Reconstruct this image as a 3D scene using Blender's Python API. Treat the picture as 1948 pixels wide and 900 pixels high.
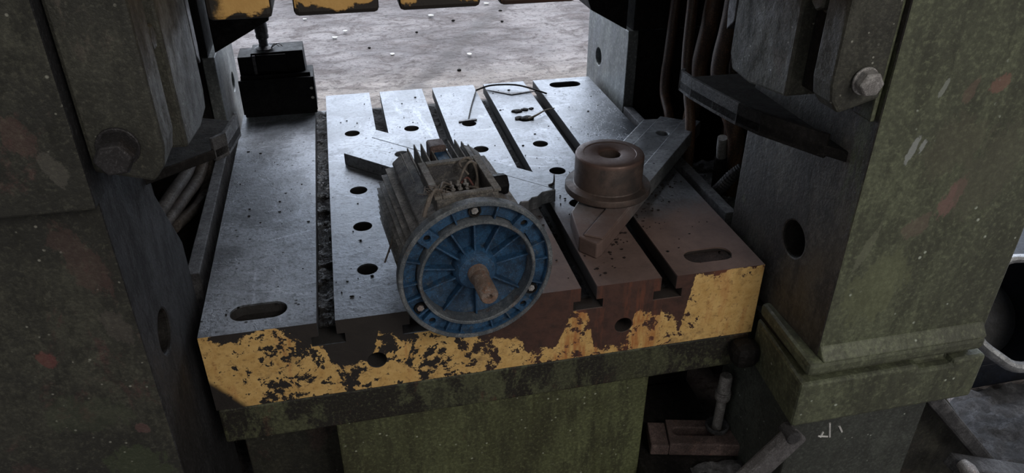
import bpy, bmesh, math, random
from mathutils import Vector, Matrix, noise
random.seed(7)
S = bpy.context.scene
for o in list(bpy.data.objects): bpy.data.objects.remove(o)
C = S.collection
PI = math.pi

# ---------------- camera, world, lights, exposure ----------------
cam_d = bpy.data.cameras.new('camera'); cam = bpy.data.objects.new('camera', cam_d); C.objects.link(cam)
cam_d.sensor_width = 36; cam_d.lens = 36*1436.143/1948; cam_d.clip_start = .02; cam_d.clip_end = 100
_r = Vector((.97539061, -.22047482, .00200163)); _u = Vector((.11162138, .50160634, .85786464)); _w = Vector((.19014159, .83652969, -.51387182))
M = Matrix((( _r.x, _u.x, -_w.x, -.21908), (_r.y, _u.y, -_w.y, -1.0428), (_r.z, _u.z, -_w.z, .76398), (0, 0, 0, 1)))
cam.matrix_world = M
S.camera = cam
S.view_settings.view_transform = 'Standard'; S.view_settings.look = 'None'
S.view_settings.gamma = 1; S.view_settings.use_curve_mapping = False
S.view_settings.exposure = 0.35

W = bpy.data.worlds.new('hall_daylight'); S.world = W; W.use_nodes = True
nt = W.node_tree; nt.nodes.clear()
wo = nt.nodes.new('ShaderNodeOutputWorld'); bg = nt.nodes.new('ShaderNodeBackground')
tc = nt.nodes.new('ShaderNodeTexCoord'); sp = nt.nodes.new('ShaderNodeSeparateXYZ')
nt.links.new(tc.outputs['Generated'], sp.inputs[0])
rp = nt.nodes.new('ShaderNodeValToRGB'); mr = nt.nodes.new('ShaderNodeMapRange')
mr.inputs[1].default_value = -1; mr.inputs[2].default_value = 1
nt.links.new(sp.outputs[1], mr.inputs[0]); nt.links.new(mr.outputs[0], rp.inputs[0])
cr = rp.color_ramp
cr.elements[0].position = 0; cr.elements[0].color = (.20, .195, .18, 1)
cr.elements[1].position = .95; cr.elements[1].color = (2.5, 2.8, 3.25, 1)
e = cr.elements.new(.5); e.color = (.25, .25, .245, 1)
e = cr.elements.new(.74); e.color = (.55, .60, .70, 1)
nt.links.new(rp.outputs[0], bg.inputs[0]); bg.inputs[1].default_value = 1.0
nt.links.new(bg.outputs[0], wo.inputs[0])

def area(name, loc, target, sx, sy, power, col):
    l = bpy.data.lights.new(name, 'AREA'); l.shape = 'RECTANGLE'; l.size = sx; l.size_y = sy; l.energy = power; l.color = col
    o = bpy.data.objects.new(name, l); C.objects.link(o); o.location = loc
    o.rotation_euler = (Vector(target)-Vector(loc)).to_track_quat('-Z', 'Y').to_euler(); return o
area('hall_rooflight', (0.8, 5.2, 5.6), (0.3, 2.6, -.7), 5, 3, 420, (.93, .95, 1))
area('front_fill_light', (1.6, -4.0, 3.0), (.3, 0, -.1), 1.8, 1.4, 62, (1, .93, .84))  # fill light added behind the camera to lift the front faces

# ---------------- node helpers ----------------
class G:
    def __init__(s, name, label=None):
        s.m = bpy.data.materials.new(name); s.m.use_nodes = True; s.t = s.m.node_tree; s.t.nodes.clear()
        s.out = s.n('OutputMaterial'); s.b = s.n('BsdfPrincipled'); s.l(s.b.outputs[0], s.out.inputs[0])
        s.co = s.n('TexCoord').outputs['Object']
    def n(s, k): return s.t.nodes.new('ShaderNode'+k)
    def l(s, a, b): s.t.links.new(a, b)
    def val(s, v, i):
        if isinstance(v, (int, float)): i.default_value = v
        elif isinstance(v, tuple): i.default_value = v if len(v) == 4 or i.type == 'VECTOR' else (*v, 1)
        else: s.l(v, i)
    def sc(s, v, vec=None):
        m = s.n('Mapping'); m.inputs['Scale'].default_value = v; s.l(vec or s.co, m.inputs[0]); return m.outputs[0]
    def noise(s, scale, det=4, rough=.6, vec=None, dist=0, off=0):
        x = s.n('TexNoise'); x.inputs['Scale'].default_value = scale; x.inputs['Detail'].default_value = det
        x.inputs['Roughness'].default_value = rough; x.inputs['Distortion'].default_value = dist
        v = vec or s.co
        if off:
            m = s.n('Mapping'); m.inputs['Location'].default_value = (off, off*.7, off*1.3); s.l(v, m.inputs[0]); v = m.outputs[0]
        s.l(v, x.inputs['Vector']); return x.outputs[0]
    def vor(s, scale, feat='F1', vec=None):
        x = s.n('TexVoronoi'); x.inputs['Scale'].default_value = scale; x.feature = feat; s.l(vec or s.co, x.inputs['Vector']); return x.outputs[0]
    def math(s, op, a, b=0., c=0., clamp=False):
        x = s.n('Math'); x.operation = op; x.use_clamp = clamp
        s.val(a, x.inputs[0]); s.val(b, x.inputs[1]); s.val(c, x.inputs[2]); return x.outputs[0]
    def step(s, v, lo, hi):
        x = s.n('MapRange'); x.interpolation_type = 'SMOOTHSTEP'; x.clamp = True
        s.val(v, x.inputs[0]); s.val(lo, x.inputs[1]); s.val(hi, x.inputs[2]); return x.outputs[0]
    def rng(s, v, a, b, lo=0., hi=1.):
        x = s.n('MapRange'); x.clamp = True; s.val(v, x.inputs[0]); s.val(lo, x.inputs[1]); s.val(hi, x.inputs[2]); s.val(a, x.inputs[3]); s.val(b, x.inputs[4]); return x.outputs[0]
    def mix(s, f, a, b):
        x = s.n('Mix'); x.data_type = 'RGBA'; s.val(f, x.inputs[0]); s.val(a, x.inputs[6]); s.val(b, x.inputs[7]); return x.outputs[2]
    def mixf(s, f, a, b):
        x = s.n('Mix'); x.data_type = 'FLOAT'; s.val(f, x.inputs[0]); s.val(a, x.inputs[2]); s.val(b, x.inputs[3]); return x.outputs[0]
    def xyz(s, src=None):
        x = s.n('SeparateXYZ'); s.l(src or s.co, x.inputs[0]); return x.outputs
    def bump(s, h, st=.3, d=.01, prev=None):
        x = s.n('Bump'); x.inputs['Strength'].default_value = st; x.inputs['Distance'].default_value = d; s.l(h, x.inputs['Height'])
        if prev: s.l(prev, x.inputs['Normal'])
        return x.outputs[0]
    def done(s, col, rough=.6, metal=0., nrm=None, spec=None, coat=None):
        s.val(col, s.b.inputs['Base Color']); s.val(rough, s.b.inputs['Roughness']); s.val(metal, s.b.inputs['Metallic'])
        if nrm: s.l(nrm, s.b.inputs['Normal'])
        if spec is not None: s.val(spec, s.b.inputs['Specular IOR Level'])
        return s.m

def grime(name, base, dark, accent=None, acc_thr=.62, scale=7, stretch=(1, 1, 1), rough=(.45, .8), metal=0., bump=.25, fleck=None, dark_thr=(.42, .62), spec=.5):
    g = G(name); v = g.sc(stretch)
    dk = lambda c, k: tuple(min(1, x*k) for x in c)
    a = g.noise(scale, 9, .72, v, .25); b = g.noise(scale*4.2, 7, .75, v, .1, 3.1)
    col = g.mix(g.step(a, dark_thr[0]+.02, dark_thr[1]-.02), dark, base)
    if accent:
        c = g.noise(scale*1.1, 8, .72, v, .4, 9.7); col = g.mix(g.math('MULTIPLY', g.step(c, acc_thr-.03, acc_thr+.03), .8), col, accent)
    col = g.mix(g.math('MULTIPLY', g.step(b, .49, .60), .62), col, dk(dark, .55))
    wear = g.noise(scale*2.6, 10, .82, v, 0, 7.3)
    col = g.mix(g.math('MULTIPLY', g.step(wear, .585, .65), .5), col, dk(base, 1.9))
    st = g.noise(scale*5, 6, .7, g.sc((1, 1, .10)), .1, 2.2)
    col = g.mix(g.math('MULTIPLY', g.step(st, .52, .66), .5), col, dk(dark, .6))
    col = g.mix(g.math('MULTIPLY', g.step(g.noise(scale*.45, 4, .6, None, .4, 13.), .42, .62), .5), col, dk(dark, .9))
    fine = g.noise(scale*24, 4, .75, None, 0, 1.7)
    col = g.mix(g.rng(fine, 0, .7, .42, .72), col, dk(dark, .5))
    col = g.mix(g.rng(fine, 0, .5, .46, .30), col, dk(base, 1.7))
    if fleck:
        w = g.vor(scale*9); m = g.math('MULTIPLY', g.step(w, .15, .08), g.step(g.noise(scale*3, 4, .6, None, 0, 5.5), .52, .58))
        col = g.mix(m, col, fleck)
    h = g.math('ADD', g.math('MULTIPLY', b, .7), g.math('MULTIPLY', fine, .5))
    return g.done(col, g.rng(b, rough[0], rough[1], .35, .65), metal, g.bump(h, bump*1.5, .006), spec)

def rustmask(g):
    x, y, z = g.xyz(); q = g.math('MULTIPLY', g.math('SUBTRACT', g.noise(6, 5, .65, None, .3, 4.), .5), .3)
    return g.math('MULTIPLY', g.step(g.math('ADD', x, q), -.06, .10), g.step(g.math('SUBTRACT', g.math('ADD', y, q), g.math('MULTIPLY', x, .10)), .30, .13))

# machined table steel: oily, dusty, brown rust dust towards the front right
def mk_steel(name, tint=(.215, .232, .262), dusty=True):
    g = G(name)
    n1 = g.noise(5, 9, .68, None, .5); n2 = g.noise(26, 7, .75, None, .2, 2.); n3 = g.noise(130, 4, .75, None, 0, 8.)
    sc = g.noise(9, 9, .8, g.sc((1, .22, 1)), 1.2, 6.); sc2 = g.noise(14, 8, .8, g.sc((.25, 1, 1)), 2.0, 16.)
    col = g.mix(g.step(n1, .40, .62), tuple(c*.5 for c in tint), tint)
    col = g.mix(g.math('MULTIPLY', g.step(n2, .52, .60), .5), col, tuple(c*.35 for c in tint))
    col = g.mix(g.math('MULTIPLY', g.step(sc, .56, .64), .28), col, tuple(min(1, c*1.9) for c in tint))
    col = g.mix(g.math('MULTIPLY', g.step(sc2, .585, .60), .28), col, tuple(min(1, c*2.1) for c in tint))
    col = g.mix(g.rng(n3, 0, .75, .50, .70), col, (.035, .036, .04))
    col = g.mix(g.math('MULTIPLY', g.step(g.vor(42), .16, .08), g.step(n1, .5, .6)), col, (.012, .012, .013))
    rm = rustmask(g)
    rc = g.mix(n2, (.06, .040, .037), (.235, .16, .142)); col = g.mix(rm, col, rc)
    rough = g.mixf(g.step(n1, .35, .65), .26, .40); rough = g.math('ADD', rough, g.math('MULTIPLY', n2, .14)); rough = g.mixf(rm, rough, .78)
    met = g.mixf(rm, .6, .0)
    h = g.math('ADD', g.math('MULTIPLY', n2, .6), g.math('MULTIPLY', n3, .5))
    nrm = g.bump(h, .22, .005)
    return g, col, rough, met, nrm, n1, n2, n3, rm
def table_mat():
    g, col, rough, met, nrm, n1, n2, n3, rm = mk_steel('table_steel_paint')
    x, y, z = g.xyz()
    geo = g.n('NewGeometry'); nz = g.xyz(geo.outputs['Normal'])
    front = g.math('MULTIPLY', g.math('LESS_THAN', nz[1], -.3), g.math('LESS_THAN', y, .0022))
    # yellow paint edge height along x (stains and chips with shapes of their own)
    ramp = g.n('ValToRGB'); g.l(g.math('ADD', x, .5), ramp.inputs[0])
    pts = [(0, .97), (.115, .95), (.15, .80), (.19, .72), (.205, .40), (.265, .30), (.285, .78), (.335, .62), (.36, .75), (.42, .62), (.50, .46), (.53, .42), (.545, .20), (.60, .28), (.635, .75), (.66, .60), (.675, .12), (.735, .12), (.75, .55), (.80, .52), (.845, .22), (.862, .95), (1, 1.)]
    cr = ramp.color_ramp
    cr.elements[0].position = 0; cr.elements[0].color = (pts[0][1],)*3+(1,)
    cr.elements[1].position = 1; cr.elements[1].color = (1, 1, 1, 1)
    for p, c in pts[1:-1]:
        e = cr.elements.new(p); e.color = (c, c, c, 1)
    top = ramp.outputs[0]
    zn = g.rng(z, 0, 1, -.157, 0)      # 0 bottom .. 1 top
    a = g.noise(13, 6, .68, None, .4, 2.); b = g.noise(48, 5, .7, None, .2, 6.)
    edge = g.math('ADD', g.math('SUBTRACT', top, zn), g.math('ADD', g.math('MULTIPLY', g.math('SUBTRACT', a, .5), .75), g.math('MULTIPLY', g.math('SUBTRACT', b, .5), .3)))
    m1 = g.step(edge, -.005, .02)
    rr = g.n('ValToRGB'); g.l(g.math('ADD', x, .5), rr.inputs[0])       # chip density along x
    q = [(0, .56), (.13, .55), (.2, .54), (.3, .55), (.4, .555), (.5, .56), (.62, .55), (.74, .53), (.85, .55), (.87, .62), (1, .64)]
    cr = rr.color_ramp; cr.elements[0].position = 0; cr.elements[0].color = (.56,)*3+(1,); cr.elements[1].position = 1; cr.elements[1].color = (.64,)*3+(1,)
    for p, c in q[1:-1]:
        e = cr.elements.new(p); e.color = (c, c, c, 1)
    chip = g.math('ADD', g.math('MULTIPLY', g.noise(17, 6, .7, None, .6, 11.), .6), g.math('MULTIPLY', b, .4))
    m2 = g.step(g.math('SUBTRACT', chip, rr.outputs[0]), -.035, -.02)
    chipped = g.math('MULTIPLY', g.step(g.math('SUBTRACT', chip, rr.outputs[0]), -.0, .02), 1)
    ymask = g.math('MULTIPLY', m1, g.math('SUBTRACT', 1, g.math('MULTIPLY', m2, g.step(chip, .5, .53))))
    ycol = g.mix(g.rng(b, 0, 1, .3, .7), (.52, .31, .10), (.74, .50, .20))
    # rust stain streaks running down over the paint
    st = g.noise(20, 5, .7, g.sc((1, 1, .16)), .2, 3.3)
    fine = g.noise(90, 6, .8, None, .3, 15.); ycol = g.mix(g.math('MULTIPLY', g.step(fine, .53, .62), .6), ycol, (.20, .11, .045))
    ycol = g.mix(g.math('MULTIPLY', g.step(g.noise(11, 7, .75, None, .2, 21.), .54, .66), .55), ycol, (.13, .08, .045))
    cornr = g.step(g.math('ADD', g.math('MULTIPLY', g.math('ADD', x, .5), 1.3), g.math('ADD', z, .157)), .055, .075)
    ymask = g.math('MULTIPLY', ymask, cornr)
    orange = g.math('MULTIPLY', g.step(st, .46, .6), g.math('MULTIPLY', g.step(x, .0, .12), g.step(x, .36, .26)))
    orange = g.math('MAXIMUM', orange, g.math('MULTIPLY', g.step(st, .55, .66), .45))
    ycol = g.mix(g.math('MULTIPLY', orange, .75), ycol, (.36, .105, .03))
    bare = g.mix(g.step(x, -.15, .1), (.022, .018, .017), (.075, .034, .026))
    bare = g.mix(g.rng(b, 0, .6, .4, .7), bare, (.012, .01, .01))
    bare = g.mix(g.math('MULTIPLY', g.math('MULTIPLY', g.step(st, .5, .62), g.step(x, -.05, .1)), .6), bare, (.17, .055, .03))
    fc = g.mix(ymask, bare, ycol)
    dirt = g.math('MULTIPLY', g.math('LESS_THAN', z, -.0035), g.math('GREATER_THAN', y, .0025))  # paints recess shade into slots and holes, along with their dirt
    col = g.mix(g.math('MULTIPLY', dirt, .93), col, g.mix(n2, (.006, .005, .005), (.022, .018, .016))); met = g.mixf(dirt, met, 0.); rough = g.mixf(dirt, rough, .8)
    col = g.mix(front, col, fc)
    rough = g.mixf(front, rough, g.mixf(ymask, .62, .6)); met = g.mixf(front, met, 0.)
    n = g.bump(g.math('ADD', g.math('MULTIPLY', ymask, .8), g.math('MULTIPLY', n2, .5)), .35, .004, nrm)
    return g.done(col, rough, met, n)
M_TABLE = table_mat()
_g = mk_steel('bar_steel', (.36, .375, .40)); M_BAR = _g[0].done(_g[1], _g[2], .15, _g[4])
_g = mk_steel('pale_plate_steel', (.25, .27, .30)); M_PLATE = _g[0].done(_g[1], _g[2], _g[3], _g[4])
def pulley_mat():
    g = G('turned_steel_rust'); n = g.noise(14, 6, .65, None, .4); n2 = g.noise(60, 4, .7)
    x, y, z = g.xyz()
    col = g.mix(g.step(n, .40, .62), (.070, .058, .056), (.145, .105, .092)); col = g.mix(g.rng(n2, 0, .5, .4, .75), col, (.03, .024, .024))
    band = g.math('MULTIPLY', g.step(z, .112, .118), g.step(z, .126, .12))
    col = g.mix(g.math('MULTIPLY', band, .6), col, (.17, .10, .085))
    return g.done(col, g.rng(n2, .42, .7, .3, .7), .35, g.bump(n2, .15, .003))
M_PULL = pulley_mat()
def slide_mat():
    g = G('chipped_yellow_slide'); x, y, z = g.xyz()
    a = g.noise(16, 6, .66, None, .3, 5.); b = g.noise(60, 5, .7, None, 0, 1.)
    e = g.math('ADD', g.rng(z, 0, 1, .475, .55), g.math('MULTIPLY', g.math('SUBTRACT', a, .5), 1.0))
    m = g.math('MULTIPLY', g.step(e, .10, .16), g.step(g.math('ADD', g.math('MULTIPLY', a, .5), g.math('MULTIPLY', b, .5)), .37, .41))
    m = g.math('MULTIPLY', m, g.step(g.math('ADD', x, g.math('MULTIPLY', g.math('SUBTRACT', a, .5), .1)), -.385, -.365))
    yc = g.mix(b, (.50, .27, .08), (.70, .44, .15)); yc = g.mix(g.math('MULTIPLY', g.step(x, -.02, .2), .6), yc, (.40, .15, .05))
    geo = g.n('NewGeometry'); nz = g.xyz(geo.outputs['Normal'])
    m = g.math('MULTIPLY', m, g.math('LESS_THAN', nz[1], -.4))
    bare = g.mix(g.step(x, -.05, .15), (.02, .016, .014), (.06, .026, .018))
    return g.done(g.mix(m, bare, yc), .65, 0, g.bump(g.math('ADD', m, b), .3, .004))
M_SLIDE = slide_mat()

GREEN = (.105, .125, .062)
M_GREEN = grime('green_machine_paint', GREEN, (.045, .05, .03), (.13, .075, .06), .60, 5, (1, 1, .35), (.4, .75), 0, .3, (.3, .33, .26))
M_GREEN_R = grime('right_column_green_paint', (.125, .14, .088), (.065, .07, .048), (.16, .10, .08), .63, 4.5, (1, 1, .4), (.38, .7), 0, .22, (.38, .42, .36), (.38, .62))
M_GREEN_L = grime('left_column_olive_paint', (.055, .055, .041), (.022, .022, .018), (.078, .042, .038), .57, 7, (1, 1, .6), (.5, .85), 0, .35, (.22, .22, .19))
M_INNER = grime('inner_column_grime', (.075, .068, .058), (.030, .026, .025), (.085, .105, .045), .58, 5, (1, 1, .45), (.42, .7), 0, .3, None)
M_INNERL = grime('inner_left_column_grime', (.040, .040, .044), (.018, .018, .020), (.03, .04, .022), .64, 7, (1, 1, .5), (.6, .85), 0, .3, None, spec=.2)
M_BAND = grime('stained_green_band', (.085, .092, .05), (.016, .014, .011), (.085, .045, .03), .60, 7, (1, 1, .55), (.45, .75), 0, .3, None, (.46, .56))
M_PED = grime('pedestal_green_paint', (.12, .135, .065), (.045, .045, .022), (.10, .055, .03), .66, 6, (1, 1, .3), (.45, .75), 0, .3, (.3, .32, .24), (.36, .6))
M_PLATE_BACK = grime('dusty_grey_plate', (.31, .33, .32), (.19, .205, .21), (.26, .28, .31), .58, 5, (1, 1, .4), (.38, .55), .3, .1, None)
M_GIB = grime('guide_block_paint', (.068, .068, .053), (.028, .028, .023), (.10, .085, .07), .60, 8, (1, 1, .6), (.45, .8), 0, .3, (.25, .25, .22))
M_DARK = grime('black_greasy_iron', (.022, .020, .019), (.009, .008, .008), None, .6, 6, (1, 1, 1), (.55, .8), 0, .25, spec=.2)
M_DARKSTEEL = grime('dark_steel', (.09, .088, .095), (.035, .033, .036), (.06, .035, .028), .62, 14, (1, 1, 1), (.35, .6), .5, .2)
M_BOXB = grime('black_box_paint', (.012, .012, .013), (.006, .006, .007), None, .6, 9, (1, 1, 1), (.5, .7), 0, .1, spec=.12)
M_LIGHTSTEEL = grime('worn_light_steel', (.46, .45, .45), (.22, .21, .21), (.22, .14, .11), .64, 20, (1, 1, 1), (.35, .55), .2, .2)
M_CLAMP = grime('rusty_clamp_iron', (.22, .155, .145), (.10, .07, .066), (.26, .15, .12), .6, 18, (1, 1, 1), (.5, .8), .1, .4)
M_RAIL = grime('dusty_rail_steel', (.15, .15, .16), (.05, .05, .055), None, .6, 22, (1, 1, 1), (.4, .7), .3, .5)
M_HOLE = grime('recess_dirt_and_shade', (.03, .026, .026), (.012, .01, .01), None, .6, 30, (1, 1, 1), (.5, .8), 0, .6)  # near-black for recess dirt and for shade painted into holes
M_SCUFF = grime('rusty_dirt_fill', (.075, .045, .04), (.03, .018, .017), None, .6, 40, (1, 1, 1), (.7, .9), 0, .8)
M_HOSE = grime('brown_rubber_hose', (.20, .105, .06), (.05, .028, .018), None, .6, 12, (1, 1, .2), (.35, .6), 0, .1)
M_HOSEG = grime('grey_rubber_hose', (.16, .145, .135), (.06, .05, .045), (.16, .12, .10), .6, 12, (1, 1, 1), (.5, .8), 0, .15)
M_DEBRIS = grime('grey_rubble', (.15, .15, .165), (.05, .05, .055), None, .6, 34, (1, 1, 1), (.6, .9), 0, .5)
M_RUBBLE = grime('rubble_painted_lit', (.50, .50, .53), (.18, .18, .19), None, .6, 34, (1, 1, 1), (.6, .9), 0, .5)  # paler rubble copy, paints in the light missing on the ledge
M_BLUE = grime('blue_motor_paint', (.028, .095, .205), (.014, .042, .09), (.075, .09, .105), .60, 24, (1, 1, 1), (.35, .6), 0, .25, (.2, .24, .28), (.38, .55))
M_RIMG = grime('worn_flange_rim', (.27, .285, .30), (.10, .12, .145), (.13, .085, .065), .58, 30, (1, 1, 1), (.4, .65), .3, .25)
M_BODY = grime('dusty_motor_housing', (.20, .185, .17), (.075, .075, .085), (.02, .05, .11), .68, 16, (1, 1, 1), (.5, .8), 0, .35, (.2, .18, .16), (.36, .56))
M_FIN = grime('dusty_fin', (.30, .28, .255), (.13, .12, .11), (.02, .05, .11), .70, 20, (1, 1, 1), (.55, .85), 0, .3)
M_SHAFT = grime('rusted_shaft_steel', (.40, .34, .31), (.19, .135, .11), (.32, .15, .085), .54, 45, (1, 1, 1), (.3, .55), .3, .2)
M_WIRE = grime('dusty_wire', (.26, .23, .20), (.13, .11, .10), None, .6, 60, (1, 1, 1), (.6, .8), 0, .1)
M_REDWIRE = grime('faded_red_insulation', (.22, .07, .06), (.10, .05, .045), None, .6, 60, (1, 1, 1), (.6, .8), 0, .1)
M_TWIG = grime('dry_twig', (.30, .26, .20), (.14, .12, .09), None, .6, 60, (1, 1, 1), (.6, .8), 0, .1)
M_LEAF = grime('dry_yellow_leaf', (.62, .38, .08), (.35, .2, .05), None, .6, 60)
M_WHITE = grime('white_scrap', (.85, .86, .86), (.6, .6, .6), None, .6, 40, (1, 1, 1), (.6, .8), 0, .1)
M_TUB = grime('pale_grey_rim', (.55, .57, .60), (.30, .31, .33), None, .6, 22, (1, 1, 1), (.4, .6), .3, .2)
M_NAVY = grime('dark_navy_lining', (.012, .017, .030), (.006, .008, .014), None, .6, 8, (1, 1, 1), (.4, .6), 0, .1)
def tar_mat(name, r=(.08, .4), wet=.9):
    g = G(name); a = g.noise(38, 5, .7, None, .8); b = g.noise(110, 4, .7)
    return g.done(g.mix(a, (.006, .006, .006), (.03, .028, .03)), g.rng(a, r[0], r[1], .35, .65), 0, g.bump(g.math('ADD', a, g.math('MULTIPLY', b, .4)), 1., .02), wet)
M_TAR = tar_mat('wet_black_oil_sludge', (.05, .3), .6); M_TARD = tar_mat('black_swarf_sludge', (.5, .9), .15)
def floor_mat():
    g = G('dirty_concrete'); 
    a = g.noise(.9, 7, .62, None, .8); b = g.noise(6, 9, .76, g.sc((.8, 1.15, 1)), .8, 3.); c = g.noise(28, 5, .75, None, .3, 5.); d = g.noise(110, 3, .7)
    col = g.mix(g.step(a, .36, .62), (.20, .168, .168), (.47, .425, .43))
    x, y, z = g.xyz()
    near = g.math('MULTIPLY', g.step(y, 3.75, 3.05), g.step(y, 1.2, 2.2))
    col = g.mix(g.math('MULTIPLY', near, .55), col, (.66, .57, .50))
    col = g.mix(g.math('MULTIPLY', g.step(b, .49, .58), .55), col, (.13, .10, .094))
    col = g.mix(g.math('MULTIPLY', g.step(c, .53, .61), .6), col, (.09, .072, .068))
    col = g.mix(g.math('MULTIPLY', g.step(c, .42, .34), .35), col, (.5, .47, .47))
    crk = g.vor(1.3, 'DISTANCE_TO_EDGE', None)
    # worn channel running away from the press
    ch = g.math('ABSOLUTE', g.math('SUBTRACT', g.math('ADD', g.math('MULTIPLY', g.math('SUBTRACT', y, 3.2), .50), g.math('MULTIPLY', g.math('SUBTRACT', b, .5), .35)), g.math('SUBTRACT', x, .18)))
    col = g.mix(g.math('MULTIPLY', g.step(ch, .12, .02), .6), col, (.12, .098, .092))
    fl = g.math('MULTIPLY', g.step(g.vor(16), .07, .05), g.step(a, .52, .56)); col = g.mix(fl, col, (.75, .75, .76))
    h = g.math('ADD', g.math('MULTIPLY', b, 1.), g.math('ADD', g.math('MULTIPLY', c, .35), g.math('MULTIPLY', d, .1)))
    return g.done(col, g.rng(b, .5, .85, .3, .7), 0, g.bump(h, 1., .07))
M_FLOOR = floor_mat()

def spots(mat, items, sharp=.12):
    """worn patches at fixed places on a painted face: (x, z, half width, half height, colour, strength)"""
    g = G.__new__(G); g.m = mat; g.t = mat.node_tree
    g.b = [n for n in g.t.nodes if n.type == 'BSDF_PRINCIPLED'][0]; g.co = [n for n in g.t.nodes if n.type == 'TEX_COORD'][0].outputs['Object']
    col = g.b.inputs['Base Color'].links[0].from_socket; x, y, z = g.xyz(); nz = g.noise(45, 8, .78, g.sc((1, 1, .45)), .3, 4.4)
    for cx, cz, rx, rz, c, k in items:
        dx = g.math('DIVIDE', g.math('SUBTRACT', g.math('ADD', x, g.math('MULTIPLY', g.math('SUBTRACT', z, cz), -.28 if cx > 0 else .28)), cx), rx)
        dz = g.math('DIVIDE', g.math('SUBTRACT', z, cz), rz)
        d = g.math('ADD', g.math('SQRT', g.math('ADD', g.math('MULTIPLY', dx, dx), g.math('MULTIPLY', dz, dz))), g.math('MULTIPLY', g.math('SUBTRACT', nz, .5), 3.2))
        col = g.mix(g.math('MULTIPLY', g.step(d, 1.0+sharp, 1.0-sharp), k), col, c)
    g.l(col, g.b.inputs['Base Color'])
spots(M_GREEN_R, [(.590, .298, .007, .020, (.28, .30, .30), .8), (.606, .304, .006, .013, (.28, .30, .30), .8), (.612, .392, .004, .014, (.25, .27, .25), .7),
    (.705, .392, .014, .014, (.19, .10, .08), .7), (.66, .385, .010, .018, (.15, .10, .08), .5), (.690, .205, .017, .032, (.19, .11, .10), .75), (.64, .16, .02, .02, (.15, .11, .09), .5),
    (.56, .13, .008, .04, (.16, .17, .12), .5), (.75, .25, .05, .08, (.085, .082, .06), .5), (.66, .30, .05, .05, (.09, .085, .06), .45), (.60, .05, .05, .07, (.15, .165, .09), .4)])
spots(M_GREEN_L, [(-.60, .50, .018, .020, (.13, .055, .05), 0.30), (-.57, .44, .016, .024, (.12, .055, .05), 0.30), (-.545, .40, .010, .02, (.16, .15, .13), 0.28), (-.56, .26, .02, .05, (.11, .055, .05), 0.28),
    (-.545, .16, .014, .03, (.13, .11, .10), 0.25), (-.64, .12, .012, .012, (.20, .05, .05), 0.39), (-.555, -.02, .008, .010, (.17, .08, .08), 0.33), (-.62, .02, .05, .03, (.05, .065, .035), 0.28), (-.575, -.09, .04, .04, (.06, .085, .035), 0.33)])
spots(M_INNER, [])

# ---------------- object helpers ----------------
def link(name, bm, m, parent=None, bev=0, smooth=False, keep=False):
    bmesh.ops.recalc_face_normals(bm, faces=bm.faces)
    me = bpy.data.meshes.new(name); bm.to_mesh(me); bm.free()
    o = bpy.data.objects.new(name, me); C.objects.link(o)
    me.materials.append(m)
    if smooth:
        for p in me.polygons: p.use_smooth = True
        try: me.set_sharp_from_angle(angle=math.radians(38))
        except Exception: pass
    if parent is not None:
        o.parent = parent
        if not keep: o.matrix_parent_inverse = wmat(parent).inverted()
    if bev:
        b = o.modifiers.new('bevel', 'BEVEL'); b.width = bev; b.segments = 2; b.limit_method = 'ANGLE'; b.angle_limit = math.radians(40)
    return o
def wmat(o):
    m = Matrix.Translation(o.location) @ o.rotation_euler.to_matrix().to_4x4()
    return m if o.parent is None else wmat(o.parent) @ o.matrix_parent_inverse @ m
def tag(o, label, cat, group=None, kind=None):
    if label: o['label'] = label
    if cat: o['category'] = cat
    if group: o['group'] = group
    if kind: o['kind'] = kind
    return o
def thing(name, label, cat, loc=(0, 0, 0), rotz=0, group=None):
    o = bpy.data.objects.new(name, None); C.objects.link(o); o.location = loc; o.rotation_euler = (0, 0, rotz); o.empty_display_size = .05
    return tag(o, label, cat, group)
def box(bm, x0, x1, y0, y1, z0, z1, mat=None):
    vs = [bm.verts.new((x, y, z)) for x in (x0, x1) for y in (y0, y1) for z in (z0, z1)]
    if mat: 
        for v in vs: v.co = mat @ v.co
    for f in ((0, 1, 3, 2), (4, 6, 7, 5), (0, 4, 5, 1), (2, 3, 7, 6), (0, 2, 6, 4), (1, 5, 7, 3)): bm.faces.new([vs[i] for i in f])
    return bm
def B(*a): return box(bmesh.new(), *a)
def prism(pts, a0, a1, axis=2, bm=None, mat=None):
    """polygon pts extruded along axis: axis 2 -> pts (x,y); axis 1 -> pts (x,z); axis 0 -> pts (y,z)"""
    bm = bm or bmesh.new()
    def P(p, a): 
        v = Vector((p[0], p[1], a) if axis == 2 else (p[0], a, p[1]) if axis == 1 else (a, p[0], p[1]))
        return mat @ v if mat else v
    lo = [bm.verts.new(P(p, a0)) for p in pts]; hi = [bm.verts.new(P(p, a1)) for p in pts]
    bm.faces.new(lo); bm.faces.new(hi[::-1]); n = len(pts)
    for i in range(n): bm.faces.new((lo[i], lo[(i+1) % n], hi[(i+1) % n], hi[i]))
    return bm
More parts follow.
